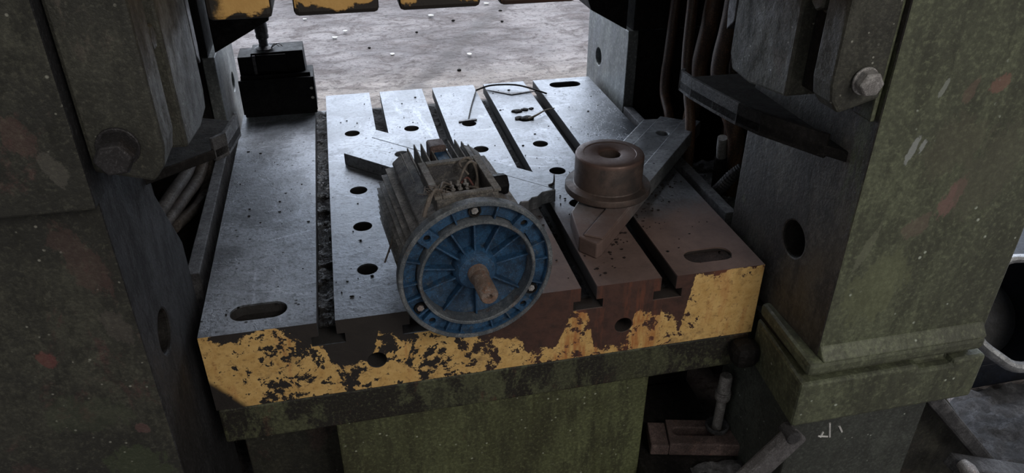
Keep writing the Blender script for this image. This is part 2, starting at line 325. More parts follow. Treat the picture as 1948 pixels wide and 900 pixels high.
def lathe(prof, origin=(0, 0, 0), axis='Z', seg=48, bm=None, closed=False, mat=None):
    """prof: (r, h) list; revolve around axis through origin"""
    bm = bm or bmesh.new(); rings = []
    for r, h in prof:
        if r < 1e-6:
            q = [(0, 0)]
        else: q = [(r*math.cos(2*PI*i/seg), r*math.sin(2*PI*i/seg)) for i in range(seg)]
        ring = []
        for a, b in q:
            v = Vector((a, b, h) if axis == 'Z' else (a, h, b) if axis == 'Y' else (h, a, b)) + Vector(origin)
            ring.append(bm.verts.new(mat @ v if mat else v))
        rings.append(ring)
    pairs = list(zip(rings, rings[1:])) + ([(rings[-1], rings[0])] if closed else [])
    for A, D in pairs:
        if len(A) == 1 and len(D) == 1: continue
        for i in range(seg):
            j = (i+1) % seg
            if len(A) == 1: bm.faces.new((A[0], D[i], D[j]))
            elif len(D) == 1: bm.faces.new((A[i], A[j], D[0]))
            else: bm.faces.new((A[i], A[j], D[j], D[i]))
    return bm
def cyl(x, y, z, r, h0, h1, axis='Z', seg=32, bm=None, mat=None):
    return lathe([(0, h0), (r, h0), (r, h1), (0, h1)], (x, y, z), axis, seg, bm, False, mat)
def smooth_path(pts, n=8):
    pts = [Vector(p) for p in pts]; out = []
    q = [pts[0]*2-pts[1]] + pts + [pts[-1]*2-pts[-2]]
    for i in range(1, len(q)-2):
        for k in range(n):
            t = k/n; a, b, c, d = q[i-1], q[i], q[i+1], q[i+2]
            out.append(.5*((2*b)+(c-a)*t+(2*a-5*b+4*c-d)*t*t+(3*b-a-3*c+d)*t**3))
    out.append(pts[-1]); return out
def tube(pts, r, seg=8, bm=None, sm=True, n=8, flat=1., mat=None, ridge=0):
    bm = bm or bmesh.new(); p = smooth_path(pts, n) if sm and len(pts) > 2 else [Vector(q) for q in pts]
    rings = []; up = None
    for i, c in enumerate(p):
        d = (p[min(i+1, len(p)-1)]-p[max(i-1, 0)]).normalized()
        if up is None: up = d.orthogonal().normalized()
        up = (up-d*up.dot(d)).normalized(); s = d.cross(up)
        rr = (r[0]+(r[1]-r[0])*i/(len(p)-1)) if isinstance(r, tuple) else r
        if ridge: rr *= 1+ridge*(i % 2)
        rings.append([bm.verts.new((mat @ v) if mat else v) for v in (c+(up*math.cos(2*PI*k/seg)+s*math.sin(2*PI*k/seg)*flat)*rr for k in range(seg))])
    for A, D in zip(rings, rings[1:]):
        for k in range(seg): bm.faces.new((A[k], A[(k+1) % seg], D[(k+1) % seg], D[k]))
    bm.faces.new(rings[0][::-1]); bm.faces.new(rings[-1]); return bm
def cut(o, bms):
    """carve holes: exact boolean against each cutter, then drop the cutters"""
    mods = list(o.modifiers); keep = [(m.width) for m in mods if m.type == 'BEVEL']
    for m in mods: o.modifiers.remove(m)
    tmp = []
    for b in bms:
        bmesh.ops.recalc_face_normals(b, faces=b.faces)
        me = bpy.data.meshes.new('t'); b.to_mesh(me); b.free(); t = bpy.data.objects.new('t', me); C.objects.link(t); tmp.append(t)
        m = o.modifiers.new('b', 'BOOLEAN'); m.operation = 'DIFFERENCE'; m.solver = 'EXACT'; m.object = t
    inv = o.matrix_parent_inverse.copy(); par = o.parent; o.parent = None
    bpy.context.view_layer.update()
    me = bpy.data.meshes.new_from_object(o.evaluated_get(bpy.context.evaluated_depsgraph_get()))
    o.modifiers.clear(); o.data = me
    o.parent = par; o.matrix_parent_inverse = inv
    for t in tmp: bpy.data.objects.remove(t)
    for w in keep:
        b = o.modifiers.new('bevel', 'BEVEL'); b.width = w; b.segments = 2; b.limit_method = 'ANGLE'; b.angle_limit = math.radians(40)
    return o
def obround(cx, cy, hx, r, z0, z1, n=12):
    pts = [(cx+hx+r*math.cos(-PI/2+PI*i/n), cy+r*math.sin(-PI/2+PI*i/n)) for i in range(n+1)]+[(cx-hx+r*math.cos(PI/2+PI*i/n), cy+r*math.sin(PI/2+PI*i/n)) for i in range(n+1)]
    return prism(pts, z0, z1, 2)
def rough_grid(x0, x1, y0, y1, nx, ny, z, amp, sc, seed=0, thick=.01, edge=True):
    bm = bmesh.new(); g = []
    for i in range(nx+1):
        row = []
        for j in range(ny+1):
            x = x0+(x1-x0)*i/nx; y = y0+(y1-y0)*j/ny
            h = amp*(noise.noise(Vector((x*sc+seed, y*sc, seed)))+.5*noise.noise(Vector((x*sc*2.7, y*sc*2.7+seed, 3))))
            row.append(bm.verts.new((x, y, z+h)))
        g.append(row)
    for i in range(nx):
        for j in range(ny): bm.faces.new((g[i][j], g[i+1][j], g[i+1][j+1], g[i][j+1]))
    r = bmesh.ops.extrude_face_region(bm, geom=bm.faces[:])
    for v in r['geom']:
        if isinstance(v, bmesh.types.BMVert): v.co.z = z-thick
    return bm
def hexbolt(bm, c, axis, r, h, mat=None, ang=0):
    d = Vector(axis).normalized(); u = d.orthogonal().normalized(); s = d.cross(u); c = Vector(c)
    R = [[] for _ in range(3)]
    for i, (rr, t) in enumerate(((r, 0), (r, h*.85), (r*.86, h))):
        for k in range(6):
            v = c+d*t+(u*math.cos(k*PI/3+ang)+s*math.sin(k*PI/3+ang))*rr; R[i].append(bm.verts.new(mat @ v if mat else v))
    bm.faces.new(R[0][::-1]); bm.faces.new(R[2])
    for a, b in ((0, 1), (1, 2)):
        for k in range(6): bm.faces.new((R[a][k], R[a][(k+1) % 6], R[b][(k+1) % 6], R[b][k]))
    return bm

ZF = -.75
# ---------------- floor ----------------
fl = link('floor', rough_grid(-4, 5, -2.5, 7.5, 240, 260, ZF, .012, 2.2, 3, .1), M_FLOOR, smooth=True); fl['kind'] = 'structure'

# ---------------- bolster plate (T-slotted table) ----------------
D = 1.0785; SR = [-.283+.15226*k for k in range(5)]; SW = .030; TW = .056
table = thing('press_bolster_plate', 'heavy T-slotted steel bolster plate with chipped yellow front edge, lying between the press columns', 'machine table', (0, 0, -.157))
pts = [(-.5, -.157), (.5, -.157), (.5, 0)]
for r in reversed(SR):
    c = r-SW/2
    pts += [(r, 0), (r, -.028), (c+TW/2, -.028), (c+TW/2, -.048), (c-TW/2, -.048), (c-TW/2, -.028), (r-SW, -.028), (r-SW, 0)]
pts += [(-.5, 0)]
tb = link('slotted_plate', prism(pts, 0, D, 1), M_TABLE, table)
HX = [-.221, -.070, .081, .231]; HY = [.788, .622, .466, .305, .145]
cuts = []
hb = bmesh.new()
for x in HX:
    for y in HY: cyl(x, y, 0, .019, -.2, .05, 'Z', 28, hb)
cuts.append(hb)
for x, y, dz in ((-.408, .055, -.022), (.411, .055, -.007), (-.408, 1.025, -.05), (.411, 1.025, -.05)): cuts.append(obround(x, y, .024, .023, dz, .05))
fb = bmesh.new()
for x in (-.222, .230): cyl(x, 0, -.096, .017, -.05, .07, 'Y', 28, fb)
cuts.append(fb)
cut(tb, cuts)
bvm = tb.modifiers.new('bevel', 'BEVEL'); bvm.width = .0018; bvm.segments = 2; bvm.limit_method = 'ANGLE'; bvm.angle_limit = math.radians(50)
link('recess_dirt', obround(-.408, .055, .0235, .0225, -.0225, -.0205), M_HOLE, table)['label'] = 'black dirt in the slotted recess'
link('recess_dirt', rough_grid(.411-.043, .411+.043, .036, .074, 18, 10, -.006, .002, 60, 2, .001), M_SCUFF, table)['label'] = 'rust dirt filling the slotted recess'
sl_lab = ['wet black oil sludge shining in the leftmost table slot', 'black swarf in the table slot behind the motor, second from left', 'black swarf in the middle table slot', 'black swarf in the table slot between motor and bushing', 'black swarf in the rightmost table slot under the bushing bar']
for k, r in enumerate(SR):
    a = .013 if k == 0 else .006
    o = link('slot_sludge', rough_grid(r-SW+.0006, r-.0006, .03, D-.03 if k == 0 else D-.035, 8, 300, -.030 if k == 0 else -.042, a, 30, k*5.3, .003), M_TAR if k == 0 else M_TARD, smooth=True)
    tag(o, sl_lab[k], 'sludge', 'sludge in the table slots', 'stuff')

# ---------------- press bed, below the bolster ----------------
bed = thing('press_bed', 'green painted press bed carrying the bolster plate, with rust-stained band over a wide pedestal', 'machine base', (0, .5, ZF))
link('support_band', B(-.498, .498, .0, 1.07, -.235, -.1575), M_BAND, bed, .004)
o = link('pedestal', B(-.309, .301, .012, 1.0, ZF, -.2355), M_PED, bed, .004)
link('side_web', B(-.50, -.3095, .14, .95, ZF, -.2355), M_GREEN_L, bed, .003)
link('side_web', B(.3015, .515, .242, .95, ZF, -.2355), M_DARK, bed, .003)
link('foot_ledge', B(.3015, .513, -.12, .24, -.70, -.485), M_DARK, bed, .01)
link('rounded_lug', B(.450, .5035, -.05, -.0005, -.212, -.158), M_DARK, bed, .018)['label'] = 'dark rounded lug at the right end of the band'

# ---------------- columns ----------------
def front_column(s, label, m_front, m_in, m_up):
    """s=-1 left, +1 right"""
    X = lambda a, b: (min(s*a, s*b), max(s*a, s*b))
    t = thing('press_column', label, 'press column', (s*.69, 0, ZF), 0, None)
    yb = .176 if s > 0 else .145
    prof = [(-.17, -.10), (yb, -.10), (yb, .30), (yb+.02, .345), (yb+.02, 1.3), (-.17, 1.3)] if s > 0 else [(-.17, ZF), (yb, ZF), (yb, .10), (.06, .235), (.06, .3445), (-.17, .3445)]
    low = link('lower_column', prism(prof, s*.521, s*.858, 0), m_front, t, .004)
    low.data.materials.append(m_in)
    cut(low, [cyl(s*.52, -.036 if s > 0 else -.073, .074, .033, -.25, .25, 'X', 36)])
    low.data.materials.append(M_DARK)
    for p in low.data.polygons:
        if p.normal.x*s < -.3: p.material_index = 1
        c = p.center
        if abs(c.y-(-.036 if s > 0 else -.073)) < .034 and abs(c.z-.074) < .034 and s*c.x > .53: p.material_index = 2  # hole walls turned black to paint in the shade inside
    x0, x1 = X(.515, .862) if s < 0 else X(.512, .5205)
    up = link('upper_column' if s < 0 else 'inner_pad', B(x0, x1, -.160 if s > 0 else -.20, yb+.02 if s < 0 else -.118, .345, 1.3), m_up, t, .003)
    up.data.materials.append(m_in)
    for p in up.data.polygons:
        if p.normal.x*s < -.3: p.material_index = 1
    return t
tR = front_column(1, 'green press column at the right front, with an oval hole in its inner face', M_GREEN_R, M_INNER, M_GREEN_R)
tL = front_column(-1, 'dark olive press column at the left front, paint scuffed with pink patches', M_GREEN_L, M_INNERL, M_GREEN_L)
# column foot, right
ft = bmesh.new(); prism([(.496, -.19), (.85, -.19), (.85, .03), (.535, .03), (.535, -.004), (.506, -.004)], -.112, -.084, 2, ft)
link('foot_flange', ft, M_GREEN_R, tR, .008)
pr = [(.51, -.178), (.85, -.178)]
link('flange_slope', prism([(-.1895, -.085), (-.171, -.062), (.03, -.062), (.03, -.085)], .522, .85, 0), M_GREEN_R, tR, .003)
o = link('foot_block', prism([(.486, -.195), (.858, -.195), (.858, .06), (.54, .06), (.54, -.004), (.505, -.004)], -.222, -.122, 2), M_GREEN_R, tR, .012)
cut(o, [B(.72, .79, -.22, -.17, -.134, -.11)])
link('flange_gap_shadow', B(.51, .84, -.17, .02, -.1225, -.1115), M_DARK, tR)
link('lower_panel', B(.515, .80, -.165, .1, ZF, -.2225), grime('grey_green_panel', (.075, .085, .075), (.045, .05, .046), None, .6, 7, (1, 1, .8), (.45, .7), 0, .2, (.3, .33, .3)), tR, .004)
mk = bmesh.new()
for a, b in (((.592, -.262), (.601, -.300)), ((.574, -.292), (.596, -.298)), ((.615, -.275), (.625, -.292)), ((.583, -.283), (.580, -.296))):
    tube([(a[0], -.1655, a[1]), (b[0], -.1655, b[1])], .0022, 5, mk, False)
link('paint_scratch', mk, M_WHITE, tR)['label'] = 'white scratch marks on the grey-green panel'
# diagonal braces and rails right of the panel, at the floor
M_STRUT = grime('worn_strut_steel', (.24, .235, .25), (.10, .095, .10), None, .6, 22, (1, 1, 1), (.4, .7), .2, .5)
def beam(name, label, cat, a, b, w, h, m, zr=0.):
    a = Vector(a); b = Vector(b); d = (b-a); L = d.length; q = d.to_track_quat('X', 'Z').to_matrix().to_4x4()
    mt = Matrix.Translation(a) @ q
    t = thing(name, label, cat, tuple(a))
    link('bar', box(bmesh.new(), 0, L, -w/2, w/2, -h, 0, mt), m, t, .006)
    return t
t = beam('diagonal_strut', 'dark steel strut sloping down to the left below the right column foot', 'strut', (.494, -.19, -.224), (.330, -.215, -.372), .024, .05, M_STRUT)
link('rounded_end', cyl(.490, -.19, -.240, .0135, -.0172, .0172, 'Y', 24), M_RAIL, t, .003, True)
beam('angle_rail', 'grey steel angle rail running down to the right past the column foot', 'rail', (.812, -.15, -.224), (1.16, -.15, -.60), .035, .03, M_RAIL)
t = beam('base_rail', 'low dark rail with a pale worn end at the bottom right', 'rail', (.89, -.20, -.395), (1.20, -.20, -.52), .05, .03, M_RAIL)
link('worn_end', lathe([(0, -.02), (.012, -.018), (.016, 0), (.012, .018), (0, .02)], (.897, -.222, -.402), 'Y', 20), M_LIGHTSTEEL, t, 0, True)
t = thing('gusset_plate', 'green triangular gusset beside the grey-green panel', 'gusset', (.85, -.12, -.5))
link('web', prism([(.801, -.2235), (.83, -.2235), (1.08, -.52), (1.08, -.749), (.801, -.749)], -.115, -.085, 1), M_GREEN_L, t, .003)

# rear columns: dusty grey inner plates with an oval hole
def rear_column(s, label):
    t = thing('press_column', label, 'press column', (s*.69, 1.0, ZF), 0, None)
    X = lambda a, b: (min(s*a, s*b), max(s*a, s*b))
    x0, x1 = X(.521, .55)
    p = link('inner_plate', prism([(.826, ZF), (1.16, ZF), (1.16, .205), (.83, .205), (.826, .18)], x0, x1, 0), M_PLATE_BACK, t, .002)
    cut(p, [cyl(s*.53, 1.055, .068, .026, -.05, .05, 'X', 36)])
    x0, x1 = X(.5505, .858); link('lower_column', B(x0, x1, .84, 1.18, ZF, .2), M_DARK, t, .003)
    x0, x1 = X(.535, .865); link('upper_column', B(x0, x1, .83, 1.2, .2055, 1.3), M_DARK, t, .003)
    return t
rear_column(1, 'rear right press column with a pale grey plate and oval hole')
rear_column(-1, 'rear left press column with a pale grey plate, behind the black box')
pf = thing('press_housing', 'black greasy side walls and ledges of the press between front and rear columns', 'machine frame', (0, .5, ZF))
for s in (1, -1):
    X = lambda a, b: (min(s*a, s*b), max(s*a, s*b))
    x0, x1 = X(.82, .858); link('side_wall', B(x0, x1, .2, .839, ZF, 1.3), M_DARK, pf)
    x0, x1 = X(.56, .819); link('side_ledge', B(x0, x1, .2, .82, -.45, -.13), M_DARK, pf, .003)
    t = thing('side_rail', 'narrow dusty steel rail along the %s edge of the bolster plate' % ('right' if s > 0 else 'left'), 'rail', (s*.533, .5, -.155))
    x0, x1 = X(.521, .545); link('rail', B(x0, x1, .20, .822, -.155, -.002), M_RAIL, t, .002)
link('unseen_crown_blocker', B(-.87, .87, -.2, 1.2, 1.301, 1.6), M_GREEN, pf, .01)  # unseen crown, added to block overhead light at the front
slide = thing('press_slide', 'yellow painted press slide with T-slots, hanging above the table', 'press slide', (0, .55, .475))
zs = .474; pts = [(-.402, 1.29), (-.402, zs)]
for r in SR:
    c = r-SW/2 - .0
    pts += [(r-SW, zs), (r-SW, zs+.085), (r, zs+.085), (r, zs)]
pts += [(.402, zs), (.402, 1.29)]
link('slotted_slide_block', prism(pts, .10, 1.0, 1), M_SLIDE, slide, .007)
for s, g in ((1, [(.4035, .30), (.418, .263), (.519, .206), (.519, .60), (.4035, .60)]), (-1, [(-.384, .34), (-.384, .282), (-.519, .212), (-.519, .60), (-.4035, .60), (-.4035, .473), (-.384, .473)])):
    link('guide_shoe', prism(g, .84, .98, 1), M_DARK, slide, .002)

# guide gibs, bolts and stop brackets beside the slide
for s in (1, -1):
    side = 'right' if s > 0 else 'left'
    X = lambda a, b: (min(s*a, s*b), max(s*a, s*b))
    t = thing('guide_block', 'bolted front guide block on the %s column' % side, 'guide block', (s*.47, -.15, .38))
    zb = .378
    gb = prism([(s*.5115, zb+.006), (s*.45, zb-.012), (s*.436, zb+.006), (s*.431, zb+.03), (s*.431, 1.28), (s*.5115, 1.28)], -.185 if s < 0 else -.168, -.118, 1)
    blk = link('block', gb, M_GIB, t, .005)
    bb = bmesh.new(); c = Vector((s*.478, -.185 if s < 0 else -.17, .414))
    hexbolt(bb, c, (s*-.08, -1, 0), .0215 if s < 0 else .018, .040 if s < 0 else .022, None, .3); cyl(c.x, c.y, c.z, .0235 if s < 0 else .020, -.004, 0, 'Y', 32, bb)
    link('hex_bolt', bb, M_DARKSTEEL if s < 0 else M_LIGHTSTEEL, blk, .0015)
    t = thing('guide_gib', 'long inner guide gib beside the slide on the %s side' % side, 'guide block', (s*.46, .03, .35))
    zb = .338
    link('gib', prism([(-.06, zb+.016), (.05, zb), (.112, zb+.004), (.125, zb+.03), (.125, 1.28), (-.06, 1.28)], s*.432, s*.5105, 0), M_GIB, t, .004)
    x0, x1 = X(.456, .5105)
    spc = link('spacer', B(x0, x1, -.1165, -.0605, .37, 1.28), M_DARK, t, .002)
    x0, x1 = X(.432, .47)
    link('oil_strip', prism([(.127, .42), (.15, .40), (.155, .43), (.150, 1.28), (.127, 1.28)], x0, x1, 0), M_DARKSTEEL, t, .002)
    bb = bmesh.new(); c = Vector((s*.446, -.0605, .508))
    hexbolt(bb, (s*.4555, -.088, .508), (-s, 0, 0), .017, .020, None, .2); cyl(s*.4555, -.088, .508, .021, *( (-.003, 0) if s > 0 else (0, .003)), 'X', 28, bb)
    link('hex_bolt', bb, M_GIB, spc, .001)
    # curved stop bracket
    if s < 0:
        pp = [(-.534, .28), (-.404, .215), (-.402, .20), (-.413, .125), (-.43, .105), (-.534, .02)]
        z0, z1 = .262, .290
    else:
        pp = [(.534, .255), (.412, .258), (.403, .248), (.404, .20), (.415, .13), (.428, .065), (.445, .015), (.50, -.09), (.534, -.14)]
        z0, z1 = .262, .292
    t = thing('stop_bracket', 'dark %s bracket jutting over the table edge below the %s guide gib' % ('curved' if s > 0 else 'angular', side), 'bracket', (s*.5, .1, .27))
    shf = link('shelf', prism(pp, z0, z1-.012, 2), M_DARK, t, .002)
    # raised rim following the outer edge
    rim = bmesh.new(); rim2 = bmesh.new(); q = pp[1:-1]
    for i, (a, b) in enumerate(zip(q, q[1:])):
        a = Vector(a); b = Vector(b); d = (b-a).normalized(); nrm = Vector((-d.y, d.x))
        if nrm.x*(-s) > 0: nrm = -nrm
        w = .007
        box(rim if i < (4 if s > 0 else 3) else rim2, 0, (b-a).length+.002, 0, w, z0-.004, z1+.006, Matrix.Translation((a.x, a.y, 0)) @ Matrix(((d.x, nrm.x, 0, 0), (d.y, nrm.y, 0, 0), (0, 0, 1, 0), (0, 0, 0, 1))))  # right bracket: pale segments paint the lit tip, dark ones its shade
    link('lit_rim', rim, M_RAIL, shf, .001)['label'] = 'bright rim of the bracket, lit tone painted in'
    if len(rim2.verts): link('shaded_rim', rim2, M_DARK, shf, .001)

# ---------------- electric motor ----------------
mot = thing('electric_motor', 'blue flange-mounted electric motor lying on the table with its shaft towards the camera', 'electric motor', (-.053, -.053, .001), math.radians(5.1))
AZ = .102
def mlink(name, bm, m, bev=0, smooth=False, par=None): return link(name, bm, m, par or mot, bev, smooth, keep=True)
# finned housing: rounded square section
def sect(r, sq, n=64):
    out = []
    for i in range(n):
        a = 2*PI*i/n; c, s_ = math.cos(a), math.sin(a)
        k = (abs(c)**sq+abs(s_)**sq)**(-1/sq); out.append((r*k*c, AZ+r*k*s_))
    return out
hb = bmesh.new(); prevr = None
for y, r in ((.0235, .066), (.028, .080), (.26, .080), (.275, .078), (.287, .066), (.290, .0)):
    ring = [hb.verts.new((x, y, z)) for x, z in sect(max(r, .001), 2.5)]
    if prevr:
        for i in range(64): hb.faces.new((prevr[i], prevr[(i+1) % 64], ring[(i+1) % 64], ring[i]))
    else: hb.faces.new(ring[::-1])
    prevr = ring
hb.faces.new(prevr)
housing = mlink('housing', hb, M_BODY, 0, True)
def fin(bm, x0, z0, x1, z1, y0, y1, t=.0026):
    d = Vector((x1-x0, 0, z1-z0)); n = Vector((-d.z, 0, d.x)).normalized()*t/2
    a, b = Vector((x0, 0, z0)), Vector((x1, 0, z1))
    prof = [a+n, b+n*.6, b-n*.6, a-n]
    ys = (y0, y0+.004, y1-.012, y1)
    vs = []
    for j, y in enumerate((y0, y1)):
        vs.append([bm.verts.new((p.x, y, p.z)) for p in prof])
    A, D_ = vs
    bm.faces.new(A[::-1]); bm.faces.new(D_)
    for i in range(4): bm.faces.new((A[i], A[(i+1) % 4], D_[(i+1) % 4], D_[i]))
env = lambda v: math.sqrt(max(.1115**2-v*v, 0))
for k in range(-5, 6):            # top fins, upright
    if k == 0: continue
    v = k*.0125; fb = bmesh.new(); fin(fb, v, AZ+.07, v, AZ+min(.105, env(v)), .150, .272, .0034); mlink('cooling_fin', fb, M_FIN)
for s in (-1, 1):                 # side fins, level
    for k in range(-6, 6):
        v = k*.0122+.006; fb = bmesh.new(); fin(fb, s*.062, AZ+v, s*min(.1115, env(v)+.004), AZ+v-.002, .026, .270, .0034); mlink('cooling_fin', fb, M_FIN)
fb = bmesh.new()
for k in range(-4, 5):
    v = k*.0125
    fin(fb, v, AZ-.07, v, AZ-min(.1005, env(v)), .03, .265)
mlink('underside_fins', fb, M_FIN)
# smooth corner pads upper left / right
for s in (-1, 1):
    pb = prism([(s*.047, AZ+.098), (s*.066, AZ+.090), (s*.082, AZ+.0765), (s*.078, AZ+.070), (s*.060, AZ+.060), (s*.040, AZ+.066)], .026, .268, 1)
    mlink('corner_pad', pb, M_BODY, .004)
eb = bmesh.new(); box(eb, -.016, .014, .235, .272, AZ+.080, AZ+.112); mlink('lifting_lug', eb, M_CLAMP, .004)['label'] = 'rusty square lifting lug on top of the motor'
mlink('rating_plate', B(-.010, .016, .195, .232, AZ+.084, AZ+.1035), M_BLUE, .002)['label'] = 'blue patch among the top fins'
# flange: outer rim, web, inner spigot ring, hub
fl_ = bmesh.new()
R0 = .1255
lathe([(.1005, .010), (R0-.004, .010), (R0, .006), (R0, -.010), (R0-.0015, -.0115), (R0-.006, -.0115), (R0-.0072, -.010), (R0-.008, .000), (.0975, .000), (.0955, .004), (.0955, .010)], (0, 0, AZ), 'Y', 96, fl_, True)
flange = mlink('mounting_flange', fl_, M_BLUE, 0, True)
rm_ = bmesh.new(); lathe([(R0-.0072, -.0105), (R0-.006, -.0125), (R0-.001, -.0125), (R0+.0006, -.011), (R0+.0006, .005), (R0-.0062, .005)], (0, 0, AZ), 'Y', 96, rm_, True)
mlink('flange_rim', rm_, M_RIMG, 0, True, flange)['label'] = 'worn grey outer rim of the flange'
sb = bmesh.new(); lathe([(.0955, .006), (.0955, -.0145), (.0945, -.0165), (.0910, -.0165), (.0895, -.015), (.0885, .014), (.0955, .014)], (0, 0, AZ), 'Y', 96, sb, True)
mlink('spigot_ring', sb, M_RIMG, 0, True, flange)['label'] = 'bare grey spigot ring on the flange'
wb = bmesh.new(); lathe([(.0, .022), (.0885, .013), (.0885, .009), (.078, .0105), (.072, .0145), (.030, .0145), (.0, .0145)], (0, 0, AZ), 'Y', 96, wb)
shield = mlink('end_shield', wb, M_BLUE, 0, True)
hbm = bmesh.new(); lathe([(.0, .015), (.037, .015), (.036, .002), (.033, -.004), (.030, -.009), (.024, -.0105), (.0160, -.0105), (.0150, -.004), (0, -.004)], (0, 0, AZ), 'Y', 64, hbm)
mlink('hub', hbm, M_BLUE, 0, True, shield)
def radial(bm, ang, r0, r1, y0a, y0b, yb, t):
    c, s_ = math.cos(ang), math.sin(ang); n = Vector((-s_, 0, c))*t/2
    p = lambda r, y: Vector((r*c, y, AZ+r*s_))
    q = [p(r0, yb), p(r1, yb), p(r1, y0b), p(r0, y0a)]
    A = [bm.verts.new(v+n) for v in q]; E = [bm.verts.new(v-n) for v in q]
    bm.faces.new(A); bm.faces.new(E[::-1])
    for i in range(4): bm.faces.new((A[i], A[(i+1) % 4], E[(i+1) % 4], E[i]))
for a in (90, 60, 33, 7, -35, -90, -128, -163, 170, 140, 118):
    rb = bmesh.new(); radial(rb, math.radians(a), .030, .0895, -.001, .001, .016, .0032)
    mlink('spoke_rib', rb, M_BLUE, .0008, False, shield)
for a in (108, 72, 18, 2, -22, -62, -78, -105, -118, 197, 214, 182, 160):
    rb = bmesh.new(); radial(rb, math.radians(a), .094, R0-.004, -.0085, -.0085, .004, .0028)
    mlink('rim_rib', rb, M_BLUE, .0006, False, flange)
for a in (45, 135, 225, 315):     # bolt pads with holes
    ar = math.radians(a); c, s_ = math.cos(ar), math.sin(ar)
    mt = Matrix(((c, 0, -s_, 0), (0, 1, 0, 0), (s_, 0, c, AZ), (0, 0, 0, 1)))
    pd = mlink('bolt_pad', box(bmesh.new(), .0945, R0-.0065, -.0105, .002, -.013, .013, mt), M_BLUE, 0, False, flange)
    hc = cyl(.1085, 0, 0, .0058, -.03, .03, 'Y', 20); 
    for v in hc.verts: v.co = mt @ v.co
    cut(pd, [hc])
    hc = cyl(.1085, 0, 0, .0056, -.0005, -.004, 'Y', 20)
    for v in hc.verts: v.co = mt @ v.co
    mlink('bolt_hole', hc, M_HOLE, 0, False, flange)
for a in (90, 210, 330, 8):       # sunk screws
    ar = math.radians(a); x, z = .1075*math.cos(ar), AZ+.1075*math.sin(ar)
    if a == 8: continue
    pk = bmesh.new(); lathe([(.0075, -.001), (.0075, -.0045), (.0100, -.0045), (.0104, -.001)], (x, 0, z), 'Y', 28, pk, True)
    mlink('screw_pocket', pk, M_DARK, 0, True, flange)
    sc_ = bmesh.new(); hexbolt(sc_, (x, 0, z), (0, -1, 0), .0062, .005); mlink('flange_screw', sc_, M_LIGHTSTEEL, .0004, False, flange)
# shaft
sh = bmesh.new(); lathe([(0, .0), (.0165, .0), (.0165, -.022), (.0150, -.024), (.0145, -.026), (.0145, -.076), (.0125, -.079), (.0045, -.079), (.003, -.073), (0, -.072)], (0, 0, AZ), 'Y', 40, sh)
shaft = mlink('shaft', sh, M_SHAFT, 0, True)
for p in shaft.data.polygons: p.use_smooth = True
try: shaft.data.set_sharp_from_angle(angle=math.radians(38))
except Exception: pass
# terminal box (lid missing)
def rot_box(bm, x0, x1, y0, y1, z0, z1): return box(bm, x0, x1, y0, y1, z0, z1)
tbx = bmesh.new()
xL, xR, yF, yB, zb_, zt = -.052, .047, .024, .148, AZ+.070, AZ+.122
tbm = prism([(xL, yF), (xR, yF), (xR, yB), (xL, yB)], zb_, zt, 2)
tb_ = mlink('terminal_box', tbm, M_BODY, .003)
cut(tb_, [B(xL+.007, xR-.007, yF+.007, yB-.007, AZ+.092, zt+.02)])
lipb = bmesh.new()
for a in ((xL-.003, xL+.009, yF-.002, yB+.003), (xR-.009, xR+.003, yF-.002, yB+.003), (xL+.0095, xR-.0095, yF-.002, yF+.009), (xL+.0095, xR-.0095, yB-.009, yB+.003)): box(lipb, *a, zt-.001, zt+.004)
mlink('box_lip', lipb, M_FIN, .001, False, tb_)
for x, y in ((xL+.012, yF+.012), (xR-.012, yB-.012)):
    mlink('screw_boss', cyl(x, y, 0, .007, AZ+.092, zt-.001, 'Z', 20), M_BODY, .001, False, tb_)
tbk = bmesh.new(); box(tbk, -.022, .018, .070, .098, AZ+.092, AZ+.104)
mlink('terminal_block', tbk, M_DARK, .002, False, tb_)
for i in range(3):
    for j in range(2):
        tp = bmesh.new(); x, y = -.014+i*.012, .077+j*.014; cyl(x, y, 0, .0022, AZ+.104, AZ+.114, 'Z', 12, tp); hexbolt(tp, (x, y, AZ+.105), (0, 0, 1), .0042, .003)
        mlink('terminal_stud', tp, M_LIGHTSTEEL, 0, False, tb_)
for pth, m in (([(-.014, .09, AZ+.108), (-.03, .075, AZ+.122), (-.040, .05, AZ+.124), (-.053, .036, AZ+.130), (-.066, .022, AZ+.112)], M_WIRE),
               ([(-.002, .09, AZ+.108), (.012, .105, AZ+.125), (.026, .12, AZ+.130), (.038, .12, AZ+.122), (.030, .095, AZ+.106), (.018, .07, AZ+.102)], M_WIRE),
               ([(.010, .077, AZ+.108), (.022, .06, AZ+.112), (.03, .045, AZ+.106), (.010, .042, AZ+.112), (-.02, .046, AZ+.116), (-.045, .044, AZ+.127), (-.058, .034, AZ+.127)], M_WIRE),
               ([(.022, .115, AZ+.110), (.010, .125, AZ+.128), (.028, .135, AZ+.130), (.034, .110, AZ+.118), (.028, .08, AZ+.100)], M_WIRE),
               ([(-.03, .06, AZ+.100), (-.036, .045, AZ+.112), (-.030, .035, AZ+.118), (-.022, .042, AZ+.104)], M_REDWIRE),
               ([(.004, .095, AZ+.106), (.016, .10, AZ+.112), (.022, .085, AZ+.104)], M_REDWIRE)):
    w = mlink('lead_wire', tube(pth, .0020, 7), m, 0, True, tb_)
lint = bmesh.new()
for i in range(26):
    a = Vector((-.048, .046, AZ+.124)); p = [a+Vector((random.gauss(0, .010), random.gauss(0, .010), random.gauss(0, .004))) for _ in range(3)]; tube(p, .0007, 4, lint, n=3)
mlink('dust_lint', lint, M_WIRE)
ws = bmesh.new(); tube([(-.074, .018, AZ+.098), (-.070, .022, AZ+.108), (-.064, .028, AZ+.118), (-.058, .034, AZ+.126)], .0034, 8, ws, n=5); mlink('cable_end', ws, M_WIRE, 0, True)
